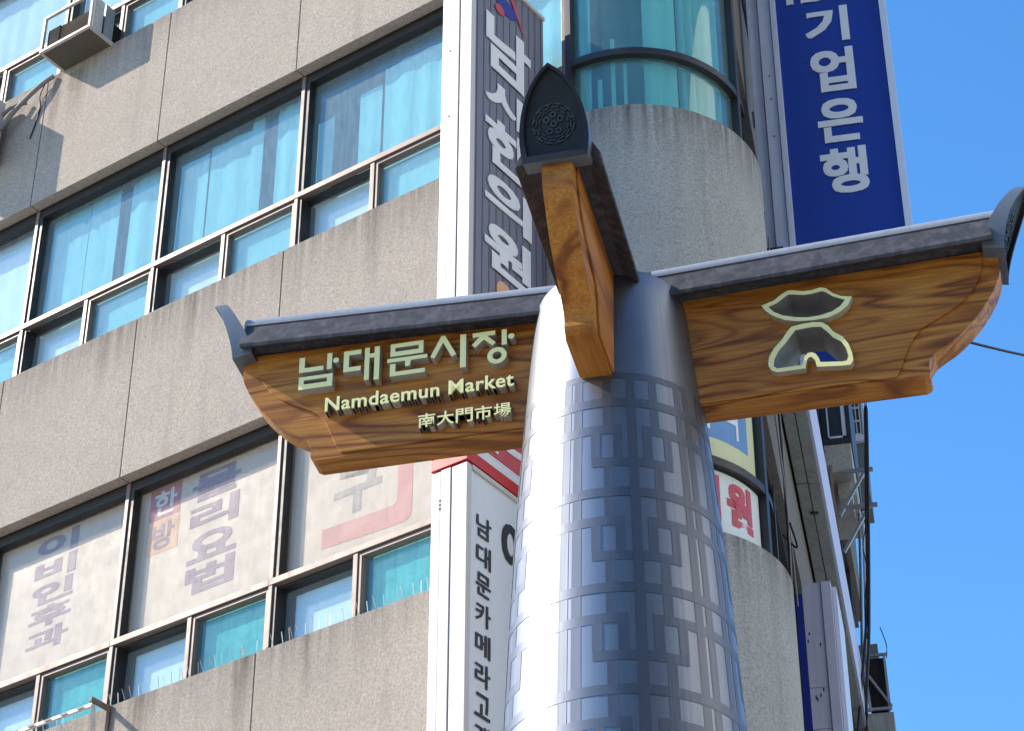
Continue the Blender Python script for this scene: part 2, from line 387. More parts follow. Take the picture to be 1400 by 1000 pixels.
# ------------------------------------------------------------------ ground
g = MB().add([(-400, -400, 0), (400, -400, 0), (400, 400, 0), (-400, 400, 0)], [(0, 1, 2, 3)]).build('ground', M['pale_ground']); g['kind'] = 'structure'
pv = MB().add([L(-30, .02, 0), L(1.2, .02, 0), L(1.6, 3.2, 0), L(-30, 3.2, 0), L(-30, .02, .12), L(1.2, .02, .12), L(1.6, 3.2, .12), L(-30, 3.2, .12)],
              [(4, 5, 6, 7), (0, 1, 5, 4), (1, 2, 6, 5), (2, 3, 7, 6), (3, 0, 4, 7)]).build('pavement', M['paving']); pv['kind'] = 'structure'

# ------------------------------------------------------------------ corner building
B = thing('corner_building', CC, 'grey washed-concrete office building with rounded corner and tinted window bands', 'building')
SILL = [2.7, 6.1, 9.53, 13.01, 16.34, 19.7]
LINT = [4.7, 8.1, 11.51, 14.86, 18.2, 21.6]
MUL = [-9.01, -7.51, -6.02, -4.51, -3.03, -1.52, -.01, CU]
ROOF = 23.4
# spandrel bands: from one lintel up to the next sill
BANDS = [(0.12, SILL[0])] + [(LINT[i], SILL[i + 1]) for i in range(5)] + [(LINT[5], ROOF)]
gap = .005
for k, (v0, v1) in enumerate(BANDS):
    for i in range(len(MUL) - 1):
        a, b = MUL[i] + .015, MUL[i + 1] + (.015 if i < len(MUL) - 2 else 0)
        MB().box(L, a + gap, b - gap, -.10, 0, v0, v1).build('concrete_panel', M['concrete'], B, bevel=.004)
    MB().box(L, -9.3, CU, -.34, -.104, v0 + .004, v1 - .004).build('wall_core', M['joint'], B)
    MB().arc(0, 118, CR - .34, CR, v0, v1, 40).build('curved_wall', M['concrete_grey'], B, smooth=30)
# floor slabs and back wall seen through the windows
for k in range(6):
    z = LINT[k] + .16
    MB().add([L(-9.3, -.30, z), L(CU - .1, -.30, z), L(-1.2, -4.0, z), L(-9.3, -4.0, z)], [(0, 1, 2, 3)]).build('room_ceiling', M['ceiling'], B)
MB().box(L, -9.3, -1.6, -4.2, -4.0, 0, ROOF).build('room_wall', M['room'], B)
MB().box(L, -9.5, -9.3, -9, 0, 0, ROOF).build('end_wall', M['concrete'], B)
rc = MB(); pts = [L(-9.3, -.05, ROOF), L(CU, -.05, ROOF)] + [cyl(t, CR - .05, ROOF) for t in range(10, 120, 10)] + [RF(-.15, 16, ROOF), L(-9.3, -9, ROOF)]
rc.add(pts, [tuple(range(len(pts)))]).build('roof_slab', M['concrete_grey'], B)

def wavy(u0, u1, n, v0, v1, amp=.035, per=.21, F=None):
    m = MB(); N = max(4, int((u1 - u0) / per * 6)); ph = random.random() * 6
    a = []
    for i in range(N + 1):
        u = u0 + (u1 - u0) * i / N; d = n + amp * math.sin(u / per * 6.283 + ph + 1.5 * math.sin(u * 5 + ph)) + amp * .6 * math.sin(u / per * 2.3 + ph * 2)
        a.append([L(u, d, v0), L(u, d, v1)])
    return m.loft(a, False)
FN = -.10                                  # front of the window frames, behind the wall face
GN = -.185                                 # main glass
FRM = .036
def bay(k, i, row):
    u0, u1 = MUL[i], MUL[i + 1]; s, l = SILL[k], LINT[k]; tz = s + .60
    m = MB().box(L, u0, u0 + FRM, FN - .09, FN, tz + .026, l - .002)
    m.box(L, u0, u0 + FRM, FN - .13, FN, s, tz - .026)
    m.box(L, u0, u1, FN - .05, FN + .004, tz - .026, tz + .026)
    um = (u0 + u1) / 2 + .02
    m.box(L, um - .020, um + .020, FN - .13, FN - .003, s, tz - .026)
    m.box(L, um + .020, u1 - .0, FN - .14, FN - .006, s, s + .03)
    w = m.build('window', M['frame'], B, bevel=.003)
    MB().box(L, u0 + FRM, u1, FN - .13, FN - .012, l - .085, l - .004).build('head_rail', M['frame_dark'], w)  # dark rail colour also carries the shading under the window head
    MB().box(L, u0 + FRM, u0 + FRM + .040, FN - .10, FN - .012, tz + .026, l - .085).build('mullion_shade', M['frame_dark'], w)  # dark strip painted for the shaded right side of the mullion
    rv = MB().box(L, u0 + FRM + .001, um - .0205, FN - .135, FN - .051, tz - .045, tz - .0265)
    rv.box(L, u0 + FRM + .001, u0 + FRM + .03, FN - .135, FN - .012, s + .02, tz - .045)
    rv.build('reveal_shade', M['frame_dark'], w)  # black sheets put the shade of the recess into the colour
    MB().box(L, u0 + FRM, um - .020, FN - .15, FN - .11, s, s + .022).build('inner_sill', M['frame'], w)
    gl = M['glass_blue'] if row != 2 else M['glass_teal']
    big = gl if row != 2 else M['glass_dusty']
    if (k, i) in ((3, 2), (4, 2), (4, 3)): big = M['glass_pale']
    MB().box(L, u0 + FRM + .03, u1 - .001, GN - .006, GN, tz + .03, l - .07).build('pane', big, w)
    MB().box(L, u0 + FRM + .031, um - .021, FN - .130, FN - .124, s + .022, tz - .046).build('pane', M['glass_pale'], w)
    MB().box(L, um + .05, u1 - .028, FN - .062, FN - .056, s + .055, tz - .062).build('pane', gl, w)
    sf = MB(); a0, a1, c0, c1 = um + .024, u1 - .002, s + .032, tz - .034
    sf.box(L, a0, a0 + .026, FN - .08, FN - .012, c0, c1).box(L, a1 - .026, a1, FN - .08, FN - .012, c0, c1)
    sf.box(L, a0 + .026, a1 - .026, FN - .08, FN - .0122, c0, c0 + .024).box(L, a0 + .026, a1 - .026, FN - .08, FN - .0122, c1 - .026, c1)
    sf.build('sash_frame', M['frame'], w, bevel=.003)
    return w
WIN = {}
for k in range(6):
    for i in range(len(MUL) - 1):
        WIN[(k, i)] = bay(k, i, 2 if k <= 2 else 1)

# curtains and white sheets behind the glass of the storey with clear blue panes
def curtain(k, i, segs, name='curtain', mat='curtain'):
    for (a, b, n, v0, v1, amp) in segs: wavy(a, b, n, v0, v1, amp).build(name, M[mat], WIN[(k, i)], smooth=60)
curtain(3, 6, [(.06, 1.05, -.245, 13.62, 14.9, .008)])
curtain(3, 5, [(-1.44, -1.27, -.245, 13.55, 14.42, .004), (-1.02, -.80, -.25, 13.62, 14.52, .003), (-.77, .02, -.245, 13.62, 14.66, .007)])
curtain(3, 4, [(-2.94, -2.62, -.245, 13.62, 14.70, .003), (-2.60, -2.17, -.25, 13.62, 14.74, .006), (-2.15, -2.02, -.235, 13.62, 14.80, .003), (-1.88, -1.60, -.24, 13.62, 14.80, .009)])
curtain(3, 3, [(-4.42, -3.98, -.245, 13.62, 14.8, .002), (-3.97, -3.62, -.24, 13.62, 14.8, .002), (-3.50, -3.08, -.245, 13.62, 14.80, .010)])
curtain(3, 2, [(-5.95, -4.55, -.245, 13.62, 14.8, .002)], 'roller_blind', 'blind')
for i in range(2, 7):
    for k in (3, 4):
        if k == 4: curtain(4, i, [(MUL[i] + .08, MUL[i + 1] - .05, -.245, 16.95, 18.3, .004)])
    um = (MUL[i] + MUL[i + 1]) / 2
    MB().box(L, um + .05, MUL[i + 1] - .02, -.205, -.20, SILL[3] + .03, SILL[3] + .57).build('frosted_sheet', M['curtain'], WIN[(3, i)])
    MB().box(L, um + .05, MUL[i + 1] - .02, -.205, -.20, SILL[4] + .03, SILL[4] + .57).build('frosted_sheet', M['curtain'], WIN[(4, i)])
    for k in (3, 4):
        MB().box(L, MUL[i] + .09, um - .03, -.262, -.255, SILL[k] + .03, SILL[k] + .56).build('white_sheet', M['blind'], WIN[(k, i)])  # white sheets stand in for the pale reflection in the small panes
    MB().box(L, MUL[i] + .13, um - .03, -.262, -.255, SILL[2] + .03, SILL[2] + .52).build('white_sheet', M['blind'], WIN[(2, i)])
    MB().box(L, um + .1, MUL[i + 1] - .05, -.205, -.20, SILL[2] + .03, SILL[2] + .57).build('frosted_sheet', M['frost'], WIN[(2, i)])

# printed film on the lower storey's large panes
FIL = GN - .018
def film(i, a, b, v0, v1): return MB().box(L, a, b, FIL, FIL + .001, v0, v1).build('printed_film', M['film'], WIN[(2, i)])
fn_film = lambda x, y, z: L(x, FIL + z, y)
film(4, -2.955, -1.525, 10.165, 11.44); film(5, -1.435, -.02, 10.165, 11.44); film(3, -4.435, -3.05, 10.165, 11.44); film(2, -5.94, -4.53, 10.165, 11.44)
film(6, .07, CU - .02, 10.165, 11.44)
w3, w4, w5 = WIN[(2, 3)], WIN[(2, 4)], WIN[(2, 5)]
for ch, a, b, v0, v1 in (('이', -4.05, -3.60, 11.10, 11.41), ('비', -4.04, -3.60, 10.88, 11.13), ('인', -4.03, -3.59, 10.68, 10.93), ('후', -4.02, -3.58, 10.52, 10.74), ('과', -3.97, -3.60, 10.33, 10.55)): pass
ys = [11.41, 11.19, 10.985, 10.78, 10.575, 10.37]
for j, ch in enumerate('이비인후과'):
    letter_at(fn_film, ch, -4.04, ys[j + 1] + .015, -3.60, ys[j] - .008, .002, .003, M['purple'], w3, .035)
ys = [11.40, 11.13, 10.865, 10.60, 10.335]
for j, ch in enumerate('물리요법'):
    letter_at(fn_film, ch, -2.43, ys[j + 1] + .02, -1.955, ys[j] - .008, .002, .003, M['purple'], w4, .035)
MB().box(L, -2.86, -2.545, FIL + .0016, FIL + .0025, 11.14, 11.42).build('red_label', M['crimson'], w4)
MB().box(L, -2.86, -2.545, FIL + .0015, FIL + .0025, 10.84, 11.13).build('orange_label', M['orange_print'], w4)
letter_at(fn_film, '한', -2.81, 11.17, -2.59, 11.39, .003, .004, M['white_print'], w4, .02)
letter_at(fn_film, '방', -2.81, 10.87, -2.59, 11.10, .003, .004, M['purple'], w4, .02)
letter_at(fn_film, '구', -1.05, 10.52, -.62, 10.90, .002, .003, M['grey_print'], w5, .035)
pk = smooth_pts([(-1.14, 10.475), (-1.14, 10.32)], 0, False)
outer = [(-1.14, 10.315), (-.50, 10.285), (-.40, 10.30), (-.345, 10.37), (-.345, 11.0)]
outer = [(-1.14, 10.315), (-.52, 10.285)] + smooth_pts([(-.52, 10.285), (-.345, 10.285), (-.345, 10.45)], 3, False)[1:] + [(-.345, 11.05)]
inner = [(-.475, 11.05)] + smooth_pts([(-.475, 10.56), (-.475, 10.455), (-.60, 10.455)], 3, False) + [(-1.14, 10.475)]
polys_solid(fn_film, [outer + inner], .002, .003, 'pink_bracket', M['pink'], w5)

# ---- glazed rounded corner
for k in range(6):
    s, l = SILL[k], LINT[k]; tz = s + .60
    gt = M['glass_teal']
    m = MB().arc(1.5, 116, CR - .17, CR - .09, tz - .03, tz + .03, 40)
    m.arc(-1.5, 1.8, CR - .19, CR - .085, s, l)
    m.arc(99.5, 103, CR - .19, CR - .086, s, l)
    w = m.build('curved_window', M['frame_dark'], B, smooth=30)
    MB().arc(2, 99, CR - .146, CR - .14, tz + .031, l - .02, 40).build('pane', gt, w, smooth=30)
    MB().arc(2, 99, CR - .146, CR - .14, s + .002, tz - .031, 40).build('pane', gt, w, smooth=30)
    MB().arc(2, 99.5, CR - .16, CR - .10, l - .06, l - .001, 40).build('head_rail', M['frame_dark'], w, smooth=30)
    WIN[(k, 'c')] = w
    MB().box(L, CU - .06, CU - .005, FN - .12, FN + .002, s + .001, l - .003).build('corner_post', M['frame'], w, bevel=.003)
# curtains in the rounded corner
def cwavy(t0, t1, r, v0, v1, amp, per=6.0):
    m = MB(); N = int((t1 - t0) * 1.2) + 3; a = []; ph = random.random() * 6
    for i in range(N + 1):
        t = t0 + (t1 - t0) * i / N; rr = r + amp * math.sin(t / per * 6.283 + ph); a.append([cyl(t, rr, v0), cyl(t, rr, v1)])
    return m.loft(a, False)
cwavy(2, 9, .72, 13.0, 14.9, .01).build('curtain', M['curtain'], WIN[(3, 'c')], smooth=60)
cwavy(40, 60, .73, 13.0, 14.9, .008, 12).build('curtain', M['curtain'], WIN[(3, 'c')], smooth=60)
cwavy(63, 96, .71, 13.0, 14.9, .035, 6).build('curtain', M['curtain'], WIN[(3, 'c')], smooth=60)
cwavy(21, 23.5, .73, 13.0, 13.85, .002).build('curtain', M['curtain'], WIN[(3, 'c')], smooth=60)
MB().add([cyl(70, .45, 13.0), cyl(70, .45, 15), cyl(5, .45, 15), cyl(5, .45, 13.0)], [(0, 1, 2, 3)]).build('room_partition', M['room'], WIN[(3, 'c')])
for k in (3,):
    MB().add([cyl(t, .8, 15.0) for t in range(0, 120, 10)] + [cyl(120, -.5, 15.0), cyl(20, -1.2, 15.0)], [tuple(range(14))]).build('room_ceiling', M['ceiling'], WIN[(3, 'c')])
cwavy(12, 15, .70, 13.0, 13.5, .004).build('curtain', M['curtain'], WIN[(3, 'c')], smooth=60)
cwavy(28, 30, .70, 13.0, 13.62, .002).build('curtain', M['curtain'], WIN[(3, 'c')], smooth=60)
# posters in the lower corner window
wc = WIN[(2, 'c')]
fc = lambda x, y, z: cyl(x, CR - .138 + z, y)
def carc(name, mat, t0, t1, v0, v1, z0, z1): return MB().arc(t0, t1, CR - .138 + z0, CR - .138 + z1, v0, v1, 24).build(name, M[mat], wc, smooth=30)
carc('poster', 'poster_yellow', 30, 97, 10.20, 11.44, 0, .001)
carc('poster_field', 'poster_blue', 34, 90, 10.34, 11.40, .002, .003)
for ch, a, b in (('약', 73, 84.5), ('국', 54, 66)): letter_at(fc, ch, a, 10.40, b, 10.82, .004, .005, M['white_print'], wc, .02)
carc('white_film', 'poster_white', 30, 98, 9.545, 10.085, 0, .001)
for ch, a, b in (('원', 72, 90), ('의', 50, 68)): letter_at(fc, ch, a, 9.71, b, 10.05, .003, .005, M['red_text'], wc, .05)

# ---- shaded facade beyond the corner
FO = -.16
rb = [(0.12, SILL[0])] + [(LINT[i], SILL[i + 1] - .1) for i in range(5)] + [(LINT[5], ROOF)]
for k, (v0, v1) in enumerate(rb):
    for j in range(5):
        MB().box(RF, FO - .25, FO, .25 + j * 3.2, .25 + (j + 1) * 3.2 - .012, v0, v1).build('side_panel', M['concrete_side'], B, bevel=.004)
for k in range(6):
    s, l = SILL[k] - .1, LINT[k]
    for j in range(10):
        g0 = .30 + j * 1.6
        m = MB().box(RF, FO - .20, FO - .06, g0, g0 + .07, s, l).box(RF, FO - .20, FO - .08, g0 + .07, g0 + 1.6, s + .6, s + .66)
        m.box(RF, FO - .2, FO - .07, g0 + .07, g0 + 1.6, l - .06, l - .001).box(RF, FO - .2, FO - .07, g0 + .07, g0 + 1.6, s + .001, s + .05)
        w = m.build('side_window', M['frame_dark'], B)
        MB().box(RF, FO - .15, FO - .145, g0 + .07, g0 + 1.6, s + .05, s + .6).build('pane', M['glass_dark'], w)
        MB().box(RF, FO - .15, FO - .145, g0 + .07, g0 + 1.6, s + .66, l - .06).build('pane', M['glass_dark'], w)
MB().box(RF, -2.0, -1.6, 0, 16.2, 0, ROOF - .1).build('room_wall', M['room'], B)

# ------------------------------------------------------------------ the sign post
P = thing('sign_post', K, 'brushed-steel market sign post with three roofed wooden arms and raised letters', 'sign post')
PROF = [(0, 1.42), (.12, 1.42), (.13, 1.30), (2.0, 1.24), (4.0, 1.145), (5.2, 1.075), (6.13, 1.0), (6.64, .95), (7.19, .882), (7.77, .792), (8.1, .735), (8.25, .695), (8.268, .68), (8.272, .60)]
def prad(z):
    for (z0, d0), (z1, d1) in zip(PROF, PROF[1:]):
        if z0 <= z <= z1: return (d0 + (d1 - d0) * (z - z0) / (z1 - z0)) / 2
    return .3
def ringp(r, z, n=96): return [K + Vector((math.cos(2 * math.pi * i / n) * r, math.sin(2 * math.pi * i / n) * r, z)) for i in range(n)]
zs = sorted(set([z for z, d in PROF] + [2.0 + .25 * i for i in range(24)]))
column = MB().loft([ringp(prad(z), z) for z in zs], True, True).build('column', M['steel'], P, smooth=40)
# etched lattice: narrow strips lying on the steel, 1 mm proud
lat = MB()
def pol(th, z, e): r = prad(z) + e; a = R(th); return K + Vector((math.cos(a) * r, math.sin(a) * r, z))
def strip(t0, t1, z0, z1, e=.0012):
    n = max(1, int(abs(t1 - t0) / 4)); q = max(1, int(abs(z1 - z0) / .12)); rows = []
    for j in range(q + 1):
        z = z0 + (z1 - z0) * j / q
        rows.append([pol(t0 + (t1 - t0) * i / n, z, e) for i in range(n + 1)])
    vs = [p for r in rows for p in r]; c = n + 1
    lat.add(vs, [(j * c + i, j * c + i + 1, (j + 1) * c + i + 1, (j + 1) * c + i) for j in range(q) for i in range(n)])
TH0 = -90 + 3.5 + 3.0                      # centre of the module that faces the viewer
PER, ZT = .475, 7.485
hw = 2.5; hz = .023
for mod in range(4):
    c = TH0 + 90 * mod
    zb = 1.2
    for s in (-1, 1):
        T = lambda a: c + s * a
        for a in (31.5, 38.5): strip(T(a) - hw, T(a) + hw, zb, ZT + .13, .0012)
        k = 0
        while ZT - PER * (k + 1) > zb:
            z = ZT - PER * k
            za, zc = z - .146, z - .320
            strip(T(8.5 - hw), T(45), za - hz, za + hz, .0016)
            strip(T(0), T(23.3), zc - hz, zc + hz, .0016)
            strip(T(8.5) - hw, T(8.5) + hw, zc + hz, za - hz, .0018)
            strip(T(21) - hw, T(21) + hw, zc + hz, za - hz, .0018)
            strip(T(14) - hw, T(14) + hw, z - PER - .146 + hz, zc - hz, .0014)
            strip(T(0), T(45), z - hz, z + hz, .0020)
            k += 1
        strip(T(14) - hw, T(14) + hw, ZT - .146 + hz, ZT + .13, .0014)
    strip(c - hw, c + hw, zb, ZT + .13, .0024)
    strip(c - 40.6, c + 40.6, ZT + .13, ZT + .165, .0012)
lat.build('etched_lattice', M['steel_dark'], column, smooth=60)

# arm outline: distance from the post axis, height
EDGE = [(.25, 7.635), (1.385, 7.630), (1.415, 7.648), (1.405, 7.70), (1.43, 7.745), (1.47, 7.775), (1.55, 7.825), (1.64, 7.915), (1.72, 8.03), (1.770, 8.14), (1.768, 8.215), (1.765, 8.27), (.25, 8.24)]
LINE = [(.25, 7.650), (1.262, 7.648), (1.285, 7.68), (1.318, 7.765), (1.35, 7.835), (1.40, 7.895), (1.50, 7.945), (1.60, 8.01), (1.66, 8.09), (1.69, 8.16), (1.70, 8.26), (.25, 8.23)]
def fmap(u):                               # the arm that points at the street is shorter
    return u if u < .3 else (.3 + (u - .3) * (.73 - .3) / (1.385 - .3) if u < 1.385 else .73 + (u - 1.385) * (1.215 - .73) / (1.815 - 1.385))
HT, PN = .075, .010
def emblem():
    uo = [[0.705, 8.108], [0.762, 8.127], [0.794, 8.153], [0.825, 8.17], [0.844, 8.171], [0.894, 8.156], [0.935, 8.155], [0.973, 8.163], [0.998, 8.155], [1.029, 8.12], [1.064, 8.099], [1.11, 8.088], [1.092, 8.046], [1.053, 8.013], [0.997, 7.991], [0.928, 7.988], [0.86, 7.995], [0.805, 8.01], [0.752, 8.043], [0.722, 8.076]]
    ui = [[0.735, 8.096], [0.775, 8.11], [0.809, 8.136], [0.831, 8.15], [0.897, 8.135], [0.934, 8.135], [0.978, 8.142], [0.994, 8.135], [1.028, 8.103], [1.078, 8.076], [1.056, 8.046], [1.017, 8.022], [0.961, 8.009], [0.906, 8.008], [0.852, 8.018], [0.798, 8.037], [0.758, 8.064]]
    lo = [[0.715, 7.779], [0.722, 7.822], [0.745, 7.863], [0.785, 7.907], [0.81, 7.945], [0.83, 7.969], [0.872, 7.976], [0.927, 7.978], [0.968, 7.97], [0.993, 7.947], [1.013, 7.912], [1.052, 7.878], [1.075, 7.835], [1.087, 7.783], [1.089, 7.744], [1.075, 7.721], [1.039, 7.722], [0.928, 7.734], [0.923, 7.772], [0.909, 7.791], [0.896, 7.791], [0.886, 7.775], [0.878, 7.734], [0.751, 7.734], [0.727, 7.749]]
    li = [[0.739, 7.769], [0.746, 7.807], [0.767, 7.848], [0.802, 7.887], [0.827, 7.922], [0.847, 7.947], [0.921, 7.952], [0.961, 7.947], [0.986, 7.917], [1.011, 7.879], [1.045, 7.851], [1.062, 7.815], [1.07, 7.769], [1.061, 7.746], [1.041, 7.744], [0.945, 7.757], [0.94, 7.78], [0.928, 7.805], [0.911, 7.816], [0.893, 7.814], [0.878, 7.796], [0.863, 7.754], [0.752, 7.754]]
    return uo, ui, lo, li
def make_arm(F, kind, mat):
    mp = (lambda p: (fmap(p[0]), p[1])) if kind == 'front' else (lambda p: p)
    fn = lambda x, y, z: F(x, z, y)
    edge = [mp(p) for p in [EDGE[0], EDGE[1]] + smooth_pts(EDGE[1:-1], 1, False)[1:] + [EDGE[-1]]]
    line = [mp(p) for p in [LINE[0]] + smooth_pts(LINE[1:-1], 1, False) + [LINE[-1]]]
    holes = []; uo, ui, lo, li = emblem()
    if kind == 'emblem': holes = [ui, li]
    board = polys_solid(fn, [edge] + holes, -HT + PN, HT - PN, 'wooden_arm', mat, P, bevel=0)
    for s in (1, -1):
        a, b = (HT - PN, HT + .001) if s > 0 else (-HT - .001, -HT + PN)
        polys_solid(fn, [line] + holes, a + .0005 * s, b, 'raised_panel', mat, board, bevel=.003)
    # roof: sloped fascia either side, ridge tube, end hood with shield cap
    uend = mp((1.755, 0))[0]; u0 = .20; rise = .04 * (1.755 / uend)
    sec = [(.185, 8.172), (.188, 8.192), (.105, 8.348), (.06, 8.365), (-.06, 8.365), (-.105, 8.348), (-.188, 8.192), (-.185, 8.172), (-.12, 8.205), (.12, 8.205)]
    N = 10; rings = []
    for i in range(N + 1):
        u = u0 + (uend - u0) * i / N; rings.append([F(u, f, z + rise * u) for f, z in sec])
    roof = MB().loft(rings, True, True).build('slate_roof', M['slate'], P, bevel=.004)
    MB().tube([F(u0 + (uend + .03 - u0) * i / N, 0, 8.400 + rise * (u0 + (uend + .03 - u0) * i / N)) for i in range(N + 1)], .056, 20).build('ridge_tube', M['ridge'], roof, smooth=40)
    for f in (.103, -.103):
        MB().bar(F(u0, f, 8.357 + rise * u0), F(uend, f, 8.357 + rise * uend), .016, .012).build('edge_trim', M['ridge'], roof)
    # hood: pointed arch section swept outwards and up
    T = mp((1.81, 0))[0] - 1.81
    arch = smooth_pts([(-.140, 0.0), (-.151, .08), (-.150, .16), (-.134, .25), (-.100, .335), (-.052, .40), (0, .44)], 1, False)
    arch = arch + [(-a, b) for a, b in arch[-2::-1]]
    def front_u(h): return 1.80 + T + (.125 if kind == 'front' else .17) * max(0, h / .44) ** 1.6
    def back_u(h): return 1.705 + T + (.165 if kind == 'front' else .205) * max(0, (h - .05) / .39) ** 1.2
    zb = 8.215
    def hp(f, h, dep): return F(front_u(h) - dep, f, zb + h)
    hood = MB(); inset = .86
    o1 = [hp(f, h, 0) for f, h in arch]; o2 = [hp(f, h, -.0) for f, h in arch]
    ba = [(f, max(h, .02)) for f, h in arch]
    back = [F(back_u(h), f, zb + h) for f, h in ba]
    inn = [(f * inset, .035 + h * .885) for f, h in arch]
    i1 = [hp(f, h, 0) for f, h in inn]; i2 = [hp(f, h, .022) for f, h in inn]
    hood.loft([back, o1], True, False)
    hd = hood.build('end_hood', M['hood'], roof, smooth=35)
    MB().loft([o1, i1, i2], True, False).build('hood_rim', M['cap'], hd, smooth=35)
    MB().add(back, [tuple(range(len(back)))]).build('hood_back', M['hood'], hd)
    n2 = len(i2); cap = MB().add(i2, [(k, k + 1, n2 - 2 - k, n2 - 1 - k) for k in range(n2 // 2 - 1)] + [(n2 // 2 - 1, n2 // 2, n2 // 2 + 1)]).build('shield_cap', M['cap'], roof)
    # medallion: relief rings of short bars with small scrolls inside
    md = MB(); cz = .185
    def mpnt(x, y, e): return hp(x, cz + y, .0215 - e)
    def seg(r0, r1, a0, a1, e=.006):
        n = max(1, int((a1 - a0) / 12)); rows = []
        for j in range(n + 1):
            a = R(a0 + (a1 - a0) * j / n)
            rows.append([mpnt(r * math.cos(a), r * math.sin(a), h) for r, h in ((r0, 0), (r0, e), (r1, e), (r1, 0))])
        md.loft(rows, True, True)
    for q in range(12):
        seg(.088, .094, q * 30 + 2, q * 30 + 24); seg(.074, .079, q * 30 + 12, q * 30 + 33)
        seg(.074, .094, q * 30 + 11, q * 30 + 14); seg(.062, .0665, q * 30 + 3, q * 30 + 22)
    for (x, y) in ((0, 0), (.03, .02), (-.03, .02), (.019, -.032), (-.019, -.032), (0, .042)):
        rows = []
        for j in range(13):
            a = 2 * math.pi * j / 12; rows.append([mpnt(x + r * math.cos(a), y + r * math.sin(a), h) for r, h in ((.008, 0), (.008, .006), (.0145, .006), (.0145, 0))])
        md.loft(rows, True, False)
    md.build('medallion_relief', M['cap_ornament'], roof)
    return board
bl = make_arm(ARM_L, 'text', M['wood_side']); br = make_arm(ARM_R, 'emblem', M['wood_side']); bf = make_arm(ARM_F, 'front', M['wood_front'])

def face_letter(fn, outlines, d0, d1, parent, name='letter'):
    o = polys_solid(fn, outlines, d0, d1 - .004, name, M['letter_side'], parent)
    polys_solid(fn, outlines, d1 - .004 + .0003, d1, 'letter_face', M['letter_face'], o) if False else None
    return o
def two_tone(o, F):                        # front faces pale, sides grey
    o.data.materials.clear(); o.data.materials.append(M['letter_side']); o.data.materials.append(M['letter_face'])
    for p in o.data.polygons:
        if abs(p.normal.dot(F.y)) > .9: p.material_index = 1
# signed coordinate along the right-hand direction for the text arm
SG = Frame(K, AR, AN)
fs = lambda x, y, z: SG(x, z, y)
D0, D1 = HT, HT + .052
ST = dict(
 n1=[[-1.469, 8.173], [-1.442, 8.173], [-1.442, 8.112], [-1.35, 8.112], [-1.35, 8.088], [-1.469, 8.088]],
 n2=[[-1.333, 8.178], [-1.309, 8.178], [-1.309, 8.088], [-1.333, 8.088]],
 n3=[[-1.467, 8.062], [-1.303, 8.062], [-1.303, 7.991], [-1.467, 7.991]], n3h=[[-1.442, 8.042], [-1.330, 8.042], [-1.330, 8.019], [-1.442, 8.019]],
 d1=[[-1.252, 8.174], [-1.168, 8.174], [-1.168, 8.149], [-1.226, 8.149], [-1.226, 8.081], [-1.168, 8.081], [-1.168, 8.056], [-1.252, 8.056]],
 d2=[[-1.15, 8.178], [-1.127, 8.178], [-1.127, 8.143], [-1.103, 8.143], [-1.103, 8.178], [-1.078, 8.178], [-1.078, 7.990], [-1.103, 7.990], [-1.103, 8.119], [-1.127, 8.119], [-1.127, 7.995], [-1.15, 7.995]],
 m1=[[-1.026, 8.177], [-0.868, 8.177], [-0.868, 8.106], [-1.026, 8.106]], m1h=[[-1.003, 8.154], [-0.891, 8.154], [-0.891, 8.132], [-1.003, 8.132]],
 m2=[[-1.040, 8.095], [-0.848, 8.095], [-0.848, 8.074], [-0.926, 8.074], [-0.932, 8.042], [-0.954, 8.042], [-0.954, 8.074], [-1.040, 8.074]],
 m3=[[-1.026, 8.064], [-1.0, 8.064], [-1.0, 8.018], [-0.858, 8.018], [-0.858, 7.995], [-1.026, 7.995]],
 s1=[[-0.783, 8.184], [-0.765, 8.184], [-0.710, 8.070], [-0.732, 8.060], [-0.774, 8.146], [-0.814, 8.062], [-0.834, 8.073]],
 s2=[[-0.692, 8.176], [-0.664, 8.176], [-0.664, 7.990], [-0.692, 7.990]],
 j1=[[-0.633, 8.173], [-0.526, 8.173], [-0.526, 8.149], [-0.564, 8.149], [-0.523, 8.105], [-0.538, 8.09], [-0.579, 8.13], [-0.620, 8.091], [-0.636, 8.108], [-0.6, 8.149], [-0.633, 8.149]],
 j2=[[-0.495, 8.172], [-0.471, 8.172], [-0.471, 8.085], [-0.495, 8.085]])
HANGUL = [[ST['n1'], ST['n2'], ST['n3'], ST['n3h'], ell(-1.290, 8.133, .0145, n=16)], [ST['d1'], ST['d2']], [ST['m1'], ST['m1h'], ST['m2'], ST['m3']], [ST['s1'], ST['s2']],
          [ST['j1'], ST['j2'], ell(-.450, 8.128, .0155, n=16), ell(-.517, 8.030, .046), ell(-.517, 8.030, .022)]]
for syl in HANGUL:
    two_tone(polys_solid(fs, syl, D0, D1, 'hangul_letter', M['letter_side'], bl), SG)
n0 = len(bl.children)
line_at(fs, 'Namdaemun Market', -1.333, 7.849, -.437, .078, D0, D1 - .006, M['letter_side'], bl, .024, 'latin_letter')
for i, c in enumerate('南大門市場'):
    a = -.886 + i * .0885
    letter_at(fs, c, a, 7.690, a + .080, 7.766, D0, D1 - .010, M['letter_side'], bl, .018, 'hanja_letter')
for c in bl.children:
    if 'latin' in c.name or 'hanja' in c.name: two_tone(c, SG)
uo, ui, lo, li = emblem()
